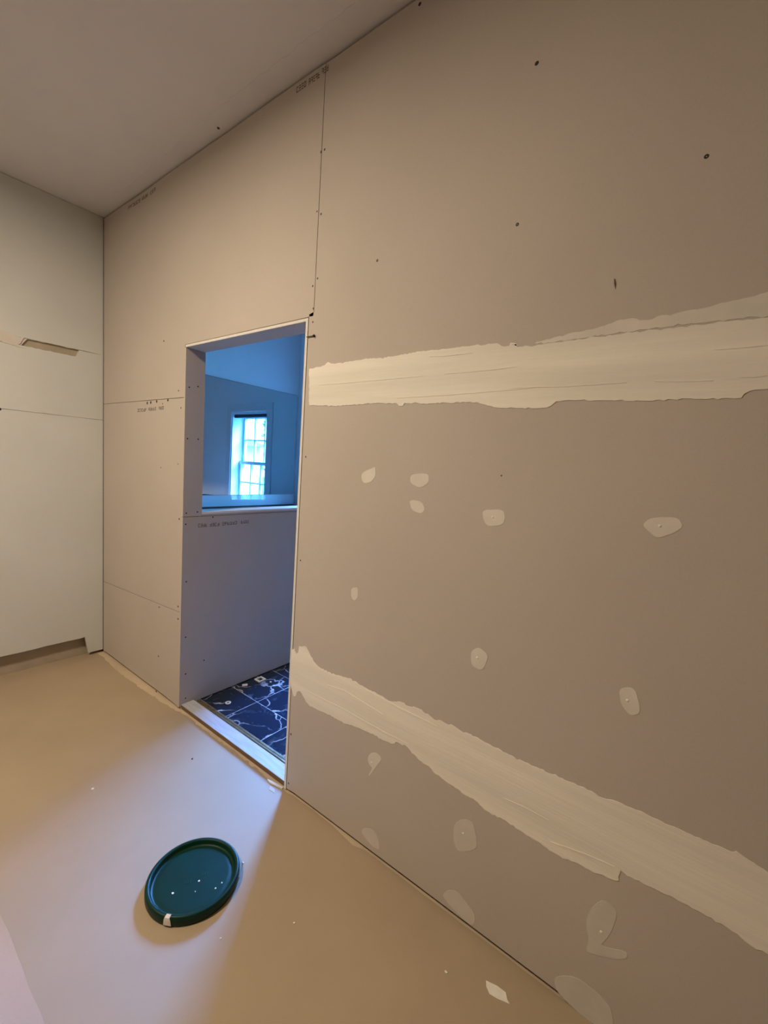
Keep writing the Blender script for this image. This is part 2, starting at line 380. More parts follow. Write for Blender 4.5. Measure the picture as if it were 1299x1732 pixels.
def panel(name, pts, parent=wr, x0=WX, x1=WX + T - 0.0006, mt=None, edge_from=None):
    return obj(name, prism(bmesh.new(), pts, on_x, x0, x1), mt or M['board'], parent)

YJ = 1.355
ZJ1, ZJ2 = 1.786, 0.560
g = 0.0016
yl_out = ROY1
def wob(a, b, n, z, amp, seed):
    rnd = random.Random(seed)
    return [(a + (b-a)*i/n, z + rnd.uniform(-amp, amp)) for i in range(n+1)]
cy = YE - 0.006
# left of the doorway, bottom to top
panel('drywall_panel', [(yl_out, ZJ2 - g + 0.02)] + [(yl_out, 0.008)] + wob(yl_out + .05, cy, 8, 0.015, 0.002, 1)[:-1] + [(cy, 0.012), (cy, ZJ2 - 0.03 - g)])
panel('drywall_panel', [(yl_out, ZJ1 - g), (yl_out, ZJ2 + g + 0.02), (cy, ZJ2 - 0.03 + g), (cy, ZJ1 - g)])
topz = HC - 0.011
panel('drywall_panel', [(yl_out, ZJ1 + g), (cy, ZJ1 + g - .001), (cy, topz + .003)] + wob(cy - .1, YJ + g + .05, 10, topz - .002, 0.0035, 2) + [(YJ + g, topz - .004), (YJ + g, ROZ + 0.003), (yl_out, ROZ + 0.002)])
# right of the vertical joint
yb = -3.2
panel('drywall_panel', [(YJ - g, ZJ1 + g), (YJ - g, topz - .004)] + wob(YJ - .05, yb + .1, 14, topz - .004, 0.003, 3) + [(yb, topz), (yb, ZJ1 + g)])
panel('drywall_panel', [(ROY0 - 0.004, ZJ2 + g), (ROY0 - 0.004, ROZ + 0.012), (YJ - g, ROZ + 0.018), (YJ - g, ZJ1 - g), (yb, ZJ1 - g), (yb, ZJ2 + g)])
panel('drywall_panel', [(ROY0 - 0.004, ZJ2 - g), (ROY0 - 0.004, 0.012)] + wob(ROY0 - .05, yb + .1, 14, 0.018, 0.002, 4) + [(yb, 0.018), (yb, ZJ2 - g)])

# bathroom side skin and the board linings of the doorway
panel('bathroom_side_panel', [(-3.2, 0), (ROY0, 0), (ROY0, ROZ), (ROY1, ROZ), (ROY1, 0), (YE, 0), (YE, HC), (-3.2, HC)], x0=WB - 0.0115, x1=WB, mt=M['bath'])
def lining(name, y0, y1, z0, z1, x0=WX - 0.001, x1=WB):
    core = boxo(name, M['gypsum'], wr, x0, x1, y0, y1, z0, z1)
    return core
lr = lining('jamb_lining', DR - T, DR, 0.006, DT)
boxo('paper_face', M['board'], lr, WX + .001, WB, DR, DR + .0006, 0.006, DT)
lh = lining('head_lining', DR - T, DL + T * .4, DT, DT + T * .92)
boxo('paper_face', M['board'], lh, WX + .001, WB, DR, DL, DT - .0006, DT)

# joint compound: bands over the two horizontal joints, spots over the screws
def mudpiece(name, pts, x, mt, seed, parent=wr, amp=0.0012, step=0.008, x1=None):
    return obj(name, prism(bmesh.new(), rough(pts, step, amp, seed), on_x, WX - x, x1 or WX + 0.0002), mt, parent)
ub = mudpiece('joint_compound_band', UPPER, 0.0016, M['mud'], 11)
mudpiece('feathered_edge', WEDGE, 0.0008, M['mud_thin'], 12, ub)
lb = mudpiece('joint_compound_band', LOWER, 0.0014, M['mud'], 13, amp=0.0017)
def ridge(pts, parent, x, w=0.0022, h=0.0009, seed=0):
    rnd = random.Random(seed)
    P = []
    for (a, b), (c, d) in zip(pts, pts[1:]):
        for k in range(6):
            t = k/6
            P.append((a + (c-a)*t, b + (d-b)*t + rnd.uniform(-.0006, .0006)))
    P.append(pts[-1])
    n = len(P)
    half = [w * (0.25 + 0.75*math.sin(math.pi*(i+.5)/n)) for i in range(n)]
    pl = [(a, b + s) for (a, b), s in zip(P, half)] + [(a, b - s) for (a, b), s in reversed(list(zip(P, half)))]
    return obj('trowel_ridge', prism(bmesh.new(), pl, on_x, WX - x - h, WX - x + .0004), M['mud'], parent)
for i, q in enumerate(RIDGES_U):
    ridge(q, ub, 0.0016, seed=i)
for i, q in enumerate(RIDGES_L):
    ridge(q, lb, 0.0014, seed=20 + i)

def smooth_poly(pts, it=2):
    for _ in range(it):
        out = []
        for i, (a, b) in enumerate(pts):
            c, d = pts[(i+1) % len(pts)]
            out += [(a*.8 + c*.2, b*.8 + d*.2), (a*.2 + c*.8, b*.2 + d*.8)]
        pts = out
    return pts
for i, q in enumerate(PATCHES):
    thin = i >= 9
    sp = mudpiece('compound_spot', smooth_poly(q), 0.0007, M['mud_lean'] if thin else M['mud_thin'], 40 + i, amp=0.0006, step=0.006)
    if i in (3, 4, 6, 7, 8, 10, 12):
        cy_ = sum(a for a, b in q) / len(q); cz_ = sum(b for a, b in q) / len(q)
        bm = bmesh.new()
        bmesh.ops.create_cone(bm, cap_ends=True, segments=10, radius1=0.0045, radius2=0.002, depth=0.0016, matrix=Matrix.Translation((WX - 0.0013, cy_ + .004, cz_ + .002)) @ Matrix.Rotation(math.radians(-90), 4, 'Y'))
        obj('filled_screw_dimple', bm, M['mud'], sp)

# screws: one shared head mesh with a cross slot
def screw_mesh():
    bm = bmesh.new()
    lathe(bm, [(0, 0.10), (0.20, 0.10), (0.28, 0.22), (0.72, 0.22), (1.0, 0.08), (1.04, -0.06)], 12)
    bmesh.ops.recalc_face_normals(bm, faces=bm.faces[:])
    me = bpy.data.meshes.new('screw')
    bm.to_mesh(me); bm.free()
    me.materials.append(M['screw'])
    return me
SM = screw_mesh()
def screw(parent, loc, r, axis):
    o = bpy.data.objects.new('screw', SM)
    o.matrix_world = Matrix.Translation(loc) @ (Matrix.Rotation(math.radians(-90), 4, 'Y') if axis == 'x' else Matrix.Rotation(math.radians(90), 4, 'X')) @ Matrix.Diagonal((r, r, r*.35, 1))
    link(o, parent)
for y, z, px in SCREWS:
    d = math.sqrt((WX)**2 + y*y + (z - CAM_H)**2)
    screw(wr, (WX + 0.0002, y, z), max(0.0032, min(0.0085, 0.42 * px * d / 735)), 'x')
# a bent nail by the door head, a scuff and tears in the paper
bm = bmesh.new()
box(bm, WX - 0.006, WX - 0.003, 1.343, 1.386, 1.9845, 1.9872)
bmesh.ops.create_cone(bm, cap_ends=True, segments=10, radius1=0.0055, radius2=0.0055, depth=0.003, matrix=Matrix.Translation((WX - 0.005, 1.342, 1.985)) @ Matrix.Rotation(math.radians(90), 4, 'X'))
obj('bent_nail', bm, M['screw'], wr)
obj('paper_tear', prism(bmesh.new(), [(0.2635, 1.993), (0.262, 1.980), (0.2575, 1.966), (0.2570, 1.979), (0.2605, 1.992)], on_x, WX - 0.0006, WX + .0002), M['stud'], wr)

# ink stamps along the board edges: faded print, upside down and unreadable
def stamp(name, a, b, h, fn, w0, w1, parent, nch, seed):
    rnd = random.Random(seed)
    bm = bmesh.new()
    (u0, v0), (u1, v1) = a, b
    n = nch
    for i in range(n):
        t0, t1 = (i + .10)/n, (i + .86)/n
        ua, ub_ = u0 + (u1-u0)*t0, u0 + (u1-u0)*t1
        va = v0 + (v1-v0)*t0
        s = 0.17 * (ub_ - ua)
        hs = h * 0.15
        strokes = [(ua, ua + s*1.3, 0, h), (ub_ - s*1.3, ub_, 0, h), (ua, ub_, 0, hs), (ua, ub_, h-hs, h), (ua, ub_, h*.44, h*.44+hs)]
        keep = rnd.sample(range(5), rnd.choice((3, 3, 4)))
        for k in keep:
            p, q, lo, hi = strokes[k]
            e = k * 0.00004
            prism(bm, [(p, va+lo), (q, va+lo), (q, va+hi), (p, va+hi)], fn, w0 - e, w1)
    return obj(name, bm, M['ink'], parent)
hh = [0.019, 0.019, 0.019, 0.021, 0.021, 0.021, 0.019, 0.019, 0.019]
nc = [6, 5, 3, 4, 5, 3, 6, 3, 3]
for i, (a, b) in enumerate(STAMPS):
    stamp('ink_stamp', a, b, hh[i], on_x, WX - 0.0003, WX + .0002, wr, nc[i], 70 + i)

# ------------------------------------------------------------------ half wall beyond the doorway, flush with its left side
PX1, PZ = 2.36, 1.156
pw = struct(boxo('wall_half_height', M['stud'], None, WB, PX1, DL + T, DL + 0.105, 0, PZ - T), 'grey drywall half wall running back from the doorway', 'wall')
PTS = [(WX + .0005, 0.010), (PX1, 0.010), (PX1, PZ), (WB, PZ), (WB, DT), (WX + .0005, DT)]
boxo('drywall_panel', M['board'], pw, WX - .0006, PX1, DL, DL + T - .0004, 0.012, 1.130)
obj('drywall_panel', prism(bmesh.new(), [(WX - .0006, 1.133), (PX1, 1.133), (PX1, PZ - T), (WB, PZ - T), (WB, DT - .001), (WX - .0006, DT - .001)], on_y, DL, DL + T - .0004), M['board'], pw)
boxo('drywall_panel', M['bath'], pw, WB, PX1, DL + 0.1052, DL + 0.118, 0.012, PZ - T)
boxo('drywall_cap', M['bath'], pw, WB, PX1, DL, DL + 0.118, PZ - T, PZ)
boxo('drywall_panel', M['bath'], pw, PX1, PX1 + T, DL, DL + 0.118, 0.012, PZ)
for x, z in PONY_SCREWS:
    screw(pw, (x, DL - 0.0002, z), 0.0042, 'y')
for i, (a, b) in enumerate(PONY_STAMP):
    stamp('ink_stamp', a, b, 0.020, on_y, DL - .0003, DL + .0002, pw, [4, 4, 6, 3][i], 90 + i)

# ------------------------------------------------------------------ far wall of the room (old painted wall)
xb = -2.2
wl = struct(boxo('wall_left', M['scar'], None, xb - 0.1, WX + T, YE + 0.05, YE + 0.15, -0.05, HC), 'old off-white painted wall with a torn strip and its baseboard removed', 'wall')
def lpanel(name, pts, w0=YE, w1=YE + 0.0138, mt=None):
    return obj(name, prism(bmesh.new(), pts, on_y, w0, w1), mt or M['paint'], wl)
xe = WX - 0.0015
rb = lambda a, b, n, z, amp, s: wob(a, b, n, z, amp, s)
# upper field; its lower edge is the torn line of an old rail
lpanel('painted_wallboard', [(xb, HC - .002), (xe, HC - .002), (xe, 2.112)] + rb(1.20, 0.40, 30, 2.113, 0.0022, 5) + rb(0.38, xb, 30, 2.113, 0.003, 6))
# middle field with the bare slot left open
lpanel('painted_wallboard', [(xb, 2.062)] + rb(xb + .05, 0.78, 40, 2.060, 0.002, 7) + [(0.80, 2.066)] + rb(0.83, 1.06, 12, 2.066, 0.0022, 8) + [(1.085, 2.068), (1.10, 2.1118), (xe, 2.1118), (xe, 1.6765)] + rb(1.2, xb + .05, 40, 1.6765, 0.0007, 9) + [(xb, 1.6765)])
lpanel('filler_patch', rough([(xb, 2.060), (0.796, 2.060), (0.832, 2.112), (xb, 2.1125)], 0.02, 0.0015, 3), YE + 0.003, YE + .0139, M['patch'])
lpanel('bare_strip', [(0.76, 2.045), (1.14, 2.045), (1.14, 2.135), (0.76, 2.135)], YE + 0.0145, YE + 0.02, M['scar'])
# lower field, cut short above the floor where the baseboard was
lpanel('painted_wallboard', [(xb, 1.6745)] + rb(xb + .05, 1.2, 40, 1.6745, 0.0007, 10) + [(xe, 1.6745), (xe, 0.020), (1.15, 0.022), (1.128, 0.145)] + rb(1.10, xb + .05, 50, 0.143, 0.0022, 14) + [(xb, 0.143)])
# smears of filler: thin raised lips along the torn line
lpanel('torn_paint_lip', [(xb, 2.126)] + rb(xb + .05, 1.10, 60, 2.127, 0.003, 15) + [(1.14, 2.119), (1.13, 2.115)] + rb(1.10, xb + .05, 60, 2.114, 0.001, 16) + [(xb, 2.114)], YE - 0.0016, YE + .0002, M['paint'])
lpanel('filler_patch', rough([(0.60, 2.130), (0.72, 2.128), (0.815, 2.112), (0.80, 2.085), (0.785, 2.068), (0.82, 2.052), (0.79, 2.050), (0.70, 2.066), (0.60, 2.080)], 0.01, 0.0025, 4), YE - 0.002, YE + .0002, M['patch'])
lpanel('paint_crack', [(0.90, 1.679), (0.99, 1.676), (0.99, 1.673), (0.90, 1.6735)], YE - .0005, YE + .0002, M['scar'])
bm = bmesh.new(); lathe(bm, [(0, .004), (.006, .003), (.008, 0)], 10)
bmesh.ops.rotate(bm, verts=bm.verts[:], matrix=Matrix.Rotation(math.radians(90), 3, 'X')); bmesh.ops.translate(bm, verts=bm.verts[:], vec=(0.694, YE, 1.672))
obj('nail_hole', bm, M['screw'], wl)

# remaining shell of the room
struct(boxo('wall_near', M['dark_wall'], None, xb - 0.1, xb, -3.2, YE + 0.12, 0, HC), 'unseen brown wall facing the drywall, kept dark to cut bounce light', 'wall')
struct(boxo('wall_back', M['dark_wall'], None, xb - 0.1, WB, -3.3, -3.2, 0, HC), 'unseen brown wall at the end of the room, kept dark to cut bounce light', 'wall')
cl = struct(boxo('ceiling', M['ceil'], None, xb - 0.1, WX + 0.05, -3.3, YE + 0.15, HC, HC + 0.1), 'flat off-white painted ceiling', 'ceiling')
e = rough([(1.15, -3.2), (1.15, 2.1), (1.17, 2.6), (1.185, 3.0), (WX - .012, 3.05), (WX - .008, 1.0), (WX - .006, -3.2)], 0.03, 0.003, 17)
obj('ceiling_tape_edge', prism(bmesh.new(), e, on_z, HC - 0.0012, HC + .0002), M['ceil'], cl)
bm = bmesh.new(); lathe(bm, [(0, -.003), (.006, -.003), (.007, 0.0005)], 10, (1.215, 2.03, HC))
obj('nail_head', bm, M['screw'], cl)

# ------------------------------------------------------------------ floor
fl = struct(boxo('floor', M['subfloor'], None, xb - 0.1, WX + T, -3.3, YE + 0.15, -0.1, -0.0012), 'pale subfloor under brown protection paper', 'floor')

eg = ([(0.02, -3.1), (0.02, YE + .048), (1.15, YE + .048)]
      + rough_line([(1.20, YE + .01), (1.212, YE - .06), (1.192, 3.05), (1.20, 2.7), (1.222, 2.36), (1.236, 2.30), (1.243, 2.15), (1.238, 1.95), (1.244, 1.75), (1.240, 1.55), (1.236, 1.46), (1.238, 1.37)], 0.02, 0.0030, 21)
      + rough_line([(1.245, 1.34), (1.245, 1.10), (1.230, 0.97), (1.245, 0.92), (1.246, 0.5), (1.246, -3.1)], 0.05, 0.0008, 22))
pa = tag(obj('floor_paper', prism(bmesh.new(), eg, on_z, -0.0010, 0.0), M['paper']), 'wide brown protection paper sheet on the floor, running along the boarded wall', 'floor paper', 'floor protection paper')
# second sheet laps over the first; its edge lifts a little
bm = bmesh.new()
rnd = random.Random(31)
ys = [-3.1 + i*0.05 for i in range(132)]
cols = [(0.305, 0.0045), (0.290, 0.0030), (0.262, 0.0012), (0.22, 0.0009), (-2.15, 0.0009)]
top, bot = [], []
for y in ys:
    j = rnd.gauss(0, .0012)
    top.append([bm.verts.new((x + (j if i == 0 else 0), min(y, YE + .008), z + (0.0006*math.sin(y*9) if i == 0 else 0))) for i, (x, z) in enumerate(cols)])
    bot.append([bm.verts.new((v.co.x, v.co.y, v.co.z - 0.0008)) for v in top[-1]])
for a, b, s_ in ((top[i], top[i+1], 1) for i in range(len(ys)-1)):
    for k in range(len(cols)-1):
        bm.faces.new((a[k], a[k+1], b[k+1], b[k]))
for a, b in zip(bot, bot[1:]):
    for k in range(len(cols)-1):
        bm.faces.new((a[k], b[k], b[k+1], a[k+1]))
for i in range(len(ys)-1):
    bm.faces.new((top[i][0], top[i+1][0], bot[i+1][0], bot[i][0]))
    bm.faces.new((top[i][-1], bot[i][-1], bot[i+1][-1], top[i+1][-1]))
tag(obj('floor_paper', bm, M['paper2'], smooth=False), 'paler pinkish paper sheet lapping over at the lower left corner of the picture', 'floor paper', 'floor protection paper')

# ------------------------------------------------------------------ threshold of the doorway
th = empty('door_threshold', (1.29, 1.86, 0))
tag(th, 'whitewashed timber threshold board lying across the bottom of the doorway', 'threshold')
boxo('board', M['thresh'], th, 1.254, 1.330, DR + .003, DL - .003, 0.0235, 0.0265, bevel=0.0012)
boxo('raw_edge', M['rawwood'], th, 1.2555, 1.329, DR + .004, DL - .004, 0.0, 0.0236)
boxo('edging_strip', M['brass'], th, 1.349, 1.360, DR + .004, DL - .004, -0.002, 0.013, bevel=0.0015)
boxo('edging_strip', M['brass'], th, 1.366, 1.377, DR + .004, DL - .004, -0.002, 0.010, bevel=0.0015)
boxo('packing_strip', M['rawwood'], th, 1.328, 1.3485, DR + .004, DL - .004, -0.002, 0.004)

# ------------------------------------------------------------------ bathroom shell
BY0 = 0.2
bw = struct(boxo('wall_bathroom_mirror', M['bath'], None, WB, XW + 0.2, YE, YE + 0.12, 0, HC), 'pale wall above the bathroom mirror, lit blue by daylight', 'wall')
struct(boxo('wall_bathroom_end', M['bath'], None, WB, XW + 0.2, BY0 - 0.1, BY0, 0, HC), 'pale bathroom end wall out of sight of the doorway', 'wall')
WY0, WY1, WZ0, WZ1 = 2.27, 2.935, 0.92, 1.995
bm = bmesh.new()
for a in ((BY0, WY0, 0, HC), (WY1, YE, 0, HC), (WY0, WY1, 0, WZ0), (WY0, WY1, WZ1, HC)):
    box(bm, XW, XW + 0.2, *a)
struct(obj('wall_bathroom_window', bm, M['bath']), 'pale bathroom wall holding the sash window, seen in the mirror', 'wall')
struct(boxo('ceiling_bathroom', M['ceil'], None, WX + 0.052, XW + 0.2, BY0 - 0.1, YE + 0.12, HC, HC + 0.1), 'plain bathroom ceiling', 'ceiling')
fb = struct(boxo('floor_bathroom', M['grout'], None, WX + T + .001, XW + 0.2, BY0 - 0.1, YE, -0.1, 0.0052), 'black marble tile bathroom floor with white veins', 'floor')
xs = [1.380, 1.595, 1.917, 2.239, 2.561, 2.883, XW]
ysl = [2.715 - 0.3215*i for i in range(9)]
ysl = [YE, 3.036] + ysl
tm = {}
k = 0
for i in range(len(xs)-1):
    for j in range(len(ysl)-1):
        a0, a1, b0, b1 = xs[i], xs[i+1], max(ysl[j+1], BY0), ysl[j]
        if b1 - b0 < .02:
            continue
        key = (round(a1-a0, 3), round(b1-b0, 3))
        if key not in tm:
            bm = box(bmesh.new(), -(a1-a0)/2 + .0013, (a1-a0)/2 - .0013, -(b1-b0)/2 + .0013, (b1-b0)/2 - .0013, -0.004, 0.0012, bevel=0.0008)
            bmesh.ops.recalc_face_normals(bm, faces=bm.faces[:])
            me = bpy.data.meshes.new('tile'); bm.to_mesh(me); bm.free()
            me.materials.append(M['marble'])
            tm[key] = me
        o = bpy.data.objects.new('tile', tm[key])
        o.location = ((a0+a1)/2, (b0+b1)/2, 0.0050)
        if k % 3 == 1 and key[0] == key[1]:
            o.rotation_euler.z = math.pi
        link(o, fb)
        k += 1

# ------------------------------------------------------------------ mirror and vanity
mr_ = empty('bathroom_mirror', (2.20, YE - .004, 1.146))
tag(mr_, 'large frameless mirror on the bathroom wall reflecting a sunny window', 'mirror')
MX0, MX1, MZ0, MZ1 = 1.46, 2.978, 1.147, 2.134
def rrect(x0, x1, z0, z1, r, n=5):
    out = []
    for cx, cz, a0 in ((x1-r, z1-r, 0), (x0+r, z1-r, 90), (x0+r, z0+r, 180), (x1-r, z0+r, 270)):
        for i in range(n+1):
            t = math.radians(a0 + 90*i/n)
            out.append((cx + r*math.cos(t), cz + r*math.sin(t)))
    return out
obj('mirror_glass', prism(bmesh.new(), rrect(MX0, MX1, MZ0, MZ1, 0.02), on_y, YE - 0.006, YE - 0.001), M['mirror'], mr_)
obj('polished_edge', prism(bmesh.new(), rrect(MX0 - .0015, MX1 + .0015, MZ0 - .0005, MZ1 + .0015, 0.0205), on_y, YE - 0.0052, YE - 0.0004), M['counter'], mr_)
obj('dark_gap', prism(bmesh.new(), [(1.7, 1.147), (2.09, 1.147), (2.04, 1.152), (1.98, 1.156), (1.7, 1.158)], on_y, YE - 0.0064, YE - 0.0055), M['counter'], mr_)
va = empty('bathroom_vanity', (2.20, 3.13, 0.0062))
tag(va, 'vanity with dark stone top and glossy white backsplash under the mirror', 'vanity')
boxo('cabinet_body', M['white'], va, 1.44, 2.93, 2.93, 3.42, 0.09, 0.985)
boxo('plinth', M['white'], va, 1.46, 2.91, 2.98, 3.41, 0.0062, 0.09)
boxo('countertop', M['counter'], va, 1.42, 2.955, 2.89, YE - .001, 0.985, 1.046, bevel=0.003)
boxo('backsplash', M['glazed'], va, 1.42, 2.955, YE - 0.020, YE - .0005, 1.0465, 1.1455, bevel=0.001)
for i in range(3):
    x0 = 1.46 + i*0.485
    d = boxo('cabinet_door', M['white'], va, x0, x0 + 0.475, 2.912, 2.9298, 0.11, 0.96, bevel=0.002)
    boxo('door_knob', M['chrome'], d, x0 + 0.40, x0 + 0.42, 2.89, 2.912, 0.80, 0.82, bevel=0.004)

# ------------------------------------------------------------------ sash window
w1 = empty('window_1', (XW, (WY0 + WY1)/2, WZ0))
struct(w1, 'white double hung sash window with small panes, reflected in the bathroom mirror', 'window')
def wb(name, mt, *a, parent=w1, bevel=0.0):
    return boxo(name, mt, parent, *a, bevel=bevel)
j = 0.022
wb('side_jamb', M['white'], XW - .002, XW + .2, WY0, WY0 + j, WZ0, WZ1)
wb('side_jamb', M['white'], XW - .002, XW + .2, WY1 - j, WY1, WZ0, WZ1)
wb('head_jamb', M['white'], XW - .002, XW + .2, WY0 + j, WY1 - j, WZ1 - j, WZ1)
wb('sill', M['white'], XW - .002, XW + .24, WY0 + j, WY1 - j, WZ0, WZ0 + j)
c = 0.085
wb('casing', M['white'], XW - .014, XW, WY0 - c, WY0 + .004, WZ0 - .10, WZ1 + .004, bevel=.003)
wb('casing', M['white'], XW - .014, XW, WY1 - .004, WY1 + c, WZ0 - .10, WZ1 + .004, bevel=.003)
wb('casing', M['white'], XW - .016, XW, WY0 - c, WY1 + c, WZ1 + .002, WZ1 + .088, bevel=.003)
wb('window_stool', M['white'], XW - .05, XW + .06, WY0 - c - .02, WY1 + c + .02, WZ0 - .004, WZ0 + j + .004, bevel=.003)
def sash(x0, x1, z0, z1, rows):
    s_ = empty('sash', ((x0+x1)/2, (WY0+WY1)/2, z0))
    s_.parent = w1
    s_.matrix_parent_inverse = w1.matrix_basis.inverted()
    a, b, f = WY0 + j, WY1 - j, 0.034
    for q in ((a, a + f, z0, z1), (b - f, b, z0, z1), (a + f, b - f, z0, z0 + f*1.1), (a + f, b - f, z1 - f, z1)):
        boxo('stile', M['sash'], s_, x0, x1, *q)
    ya, yb_, za, zb = a + f, b - f, z0 + f*1.1, z1 - f
    mw = 0.009
    for i in (1, 2):
        yy = ya + (yb_-ya)*i/3
        boxo('muntin', M['sash'], s_, x0 + .006, x1 - .006, yy - mw, yy + mw, za, zb)
    for i in range(1, rows):
        zz = za + (zb-za)*i/rows
        for q in range(3):
            p0, p1 = ya + (yb_-ya)*q/3, ya + (yb_-ya)*(q+1)/3
            boxo('muntin', M['sash'], s_, x0 + .006, x1 - .006, p0 + (mw if q else 0), p1 - (mw if q < 2 else 0), zz - mw*.8, zz + mw*.8)
    xm = (x0+x1)/2
    for i in range(3):
        for r_ in range(rows):
            p0, p1 = ya + (yb_-ya)*i/3, ya + (yb_-ya)*(i+1)/3
            q0, q1 = za + (zb-za)*r_/rows, za + (zb-za)*(r_+1)/rows
            boxo('pane', M['glass'], s_, xm - .0015, xm + .0015, p0 + (mw if i else 0), p1 - (mw if i < 2 else 0), q0 + (mw*.8 if r_ else 0), q1 - (mw*.8 if r_ < rows-1 else 0))
sash(XW + .142, XW + .178, 1.405, WZ1 - j, 2)
sash(XW + .102, XW + .138, WZ0 + j, 1.443, 2)
wb('shade_roll', M['shade'], XW + .012, XW + .06, WY0 + j, WY1 - j, WZ1 - j - .038, WZ1 - j, bevel=.008)

# ------------------------------------------------------------------ lamp of the room (on the ceiling, above and behind the camera)
em, nt, p = new_mat('frosted_diffuser')
p.inputs['Base Color'].default_value = (0.9, 0.85, 0.78, 1)
p.inputs['Emission Color'].default_value = (*WARM, 1)
p.inputs['Emission Strength'].default_value = 2.0
nzz = nt.nodes.new('ShaderNodeTexNoise'); nzz.inputs['Scale'].default_value = 40
mrr = nt.nodes.new('ShaderNodeMapRange'); mrr.inputs['To Min'].default_value = .4; mrr.inputs['To Max'].default_value = .6
nt.links.new(nzz.outputs['Fac'], mrr.inputs['Value']); nt.links.new(mrr.outputs['Result'], p.inputs['Roughness'])
def ceiling_lamp(LX, LY, watt, label):
    lamp = empty('ceiling_lamp', (LX, LY, HC))
    tag(lamp, label, 'lamp')
    bm = bmesh.new(); lathe(bm, [(0.0, -.001), (0.19, -.001), (0.19, -.03), (0.175, -.032), (0.175, -.02), (0, -.02)], 48, (LX, LY, HC))
    obj('lamp_base', bm, M['white'], lamp, True)
    bm = bmesh.new(); lathe(bm, [(0, -.045), (0.12, -.043), (0.165, -.036), (0.174, -.024)], 48, (LX, LY, HC))
    obj('lamp_diffuser', bm, em, lamp, True)
    ld = bpy.data.lights.new('lamp_light', 'AREA')
    ld.shape = 'DISK'; ld.size = 0.33; ld.energy = watt; ld.color = WARM
    lo = bpy.data.objects.new('lamp_light', ld)
    lo.location = (LX, LY, HC - 0.05)
    link(lo, lamp)
ceiling_lamp(*LAMP_A, 'round flush ceiling lamp with frosted diffuser in the middle of the room')

# ------------------------------------------------------------------ bucket lid
LC = (0.7515, 1.287, 0.0)
lid = empty('bucket_lid', LC)
tag(lid, 'dark green round plastic bucket lid lying on the brown paper floor', 'lid')
R0 = 0.152
prof = [(R0 - .005, 0.001), (R0 - .002, 0.001), (R0, 0.006), (R0, 0.024), (R0 - .001, 0.029), (R0 - .004, 0.0325), (R0 - .009, 0.0335), (R0 - .0135, 0.032), (R0 - .016, 0.028), (R0 - .0175, 0.020), (R0 - .020, 0.0165), (R0 - .028, 0.0155), (R0 - .033, 0.0170), (R0 - .042, 0.0168), (0.06, 0.0172), (0, 0.0174)]
inner = [(0, 0.0150), (R0 - .03, 0.0142), (R0 - .019, 0.0135), (R0 - .016, 0.0150), (R0 - .013, 0.027), (R0 - .009, 0.030), (R0 - .0055, 0.026), (R0 - .005, 0.001)]
bm = bmesh.new(); lathe(bm, prof + inner, 96, LC)
bmesh.ops.remove_doubles(bm, verts=bm.verts[:], dist=1e-6)
obj('lid_shell', bm, M['green'], lid, True)
# moulded ribs of the centre mark
def rib(x, y, w, l, a):
    bm = bmesh.new()
    box(bm, -w/2, w/2, -l/2, l/2, 0, 0.0015, bevel=.0004)
    bmesh.ops.transform(bm, verts=bm.verts[:], matrix=Matrix.Translation((LC[0] + x, LC[1] + y, 0.0172)) @ Matrix.Rotation(a, 4, 'Z'))
    obj('moulded_mark', bm, M['green'], lid)
for i, (x, y) in enumerate(((-.028, .004), (-.022, .000), (-.016, -.005), (.026, -.010), (.032, -.015), (.038, -.020))):
    rib(x, y, 0.0022, 0.015, math.radians(-38))
# ------------------------------------------------------------------ bits lying about
def chip(name, pts, z, h, label, cat, mt=None, grp=None, tilt=0):
    bm = bmesh.new()
    prism(bm, pts, on_z, z, z + h)
    if tilt:
        cx = sum(a for a, b in pts)/len(pts)
        for v in bm.verts:
            v.co.z += tilt * max(0, v.co.x - cx)
    return tag(obj(name, bm, mt or M['scrap']), label, cat, grp)
def blob(cx, cy_, r, n, seed, el=1.0):
    rnd = random.Random(seed)
    a0 = rnd.random()*6
    return [(cx + r*math.cos(a0 + 2*math.pi*i/n)*rnd.uniform(.7, 1.2)*el, cy_ + r*math.sin(a0 + 2*math.pi*i/n)*rnd.uniform(.7, 1.2)) for i in range(n)]
chip('paper_scrap', [(1.144, .369), (1.131, .362), (1.120, .347), (1.124, .325), (1.135, .293), (1.140, .302), (1.153, .312), (1.152, .338)], 0.0002, 0.0008, 'largest white paper scrap on the floor near the boarded wall', 'scrap', tilt=.12)
chip('plaster_chip', blob(1.086, .470, .006, 5, 1, .6), 0.0002, 0.002, 'small white plaster chip just beside the largest paper scrap', 'chip', grp='plaster crumbs on the floor')
chip('plaster_chip', blob(.689, 2.007, .006, 6, 2), 0.0002, 0.003, 'lone white plaster chip out on the paper toward the painted wall', 'chip', grp='plaster crumbs on the floor')
chip('plaster_chip', blob(.709, 1.054, .0032, 5, 3), 0.0002, 0.002, 'tiny white plaster crumb just below the green lid', 'chip', grp='plaster crumbs on the floor')
chip('plaster_chip', blob(.905, 1.220, .0035, 5, 4, .6), 0.0002, 0.004, 'tiny white plaster crumb touching the right rim of the green lid', 'chip', grp='plaster crumbs on the floor')
chip('plaster_chip', blob(.886, .918, .003, 5, 5), 0.0002, 0.002, 'tiny pale crumb in the shadow right of the green lid', 'chip', grp='plaster crumbs on the floor')
chip('dark_crumb', blob(1.074, 1.880, .0042, 6, 6), 0.0002, 0.003, 'dark brown crumb on the floor in front of the threshold', 'crumb', M['screw'])
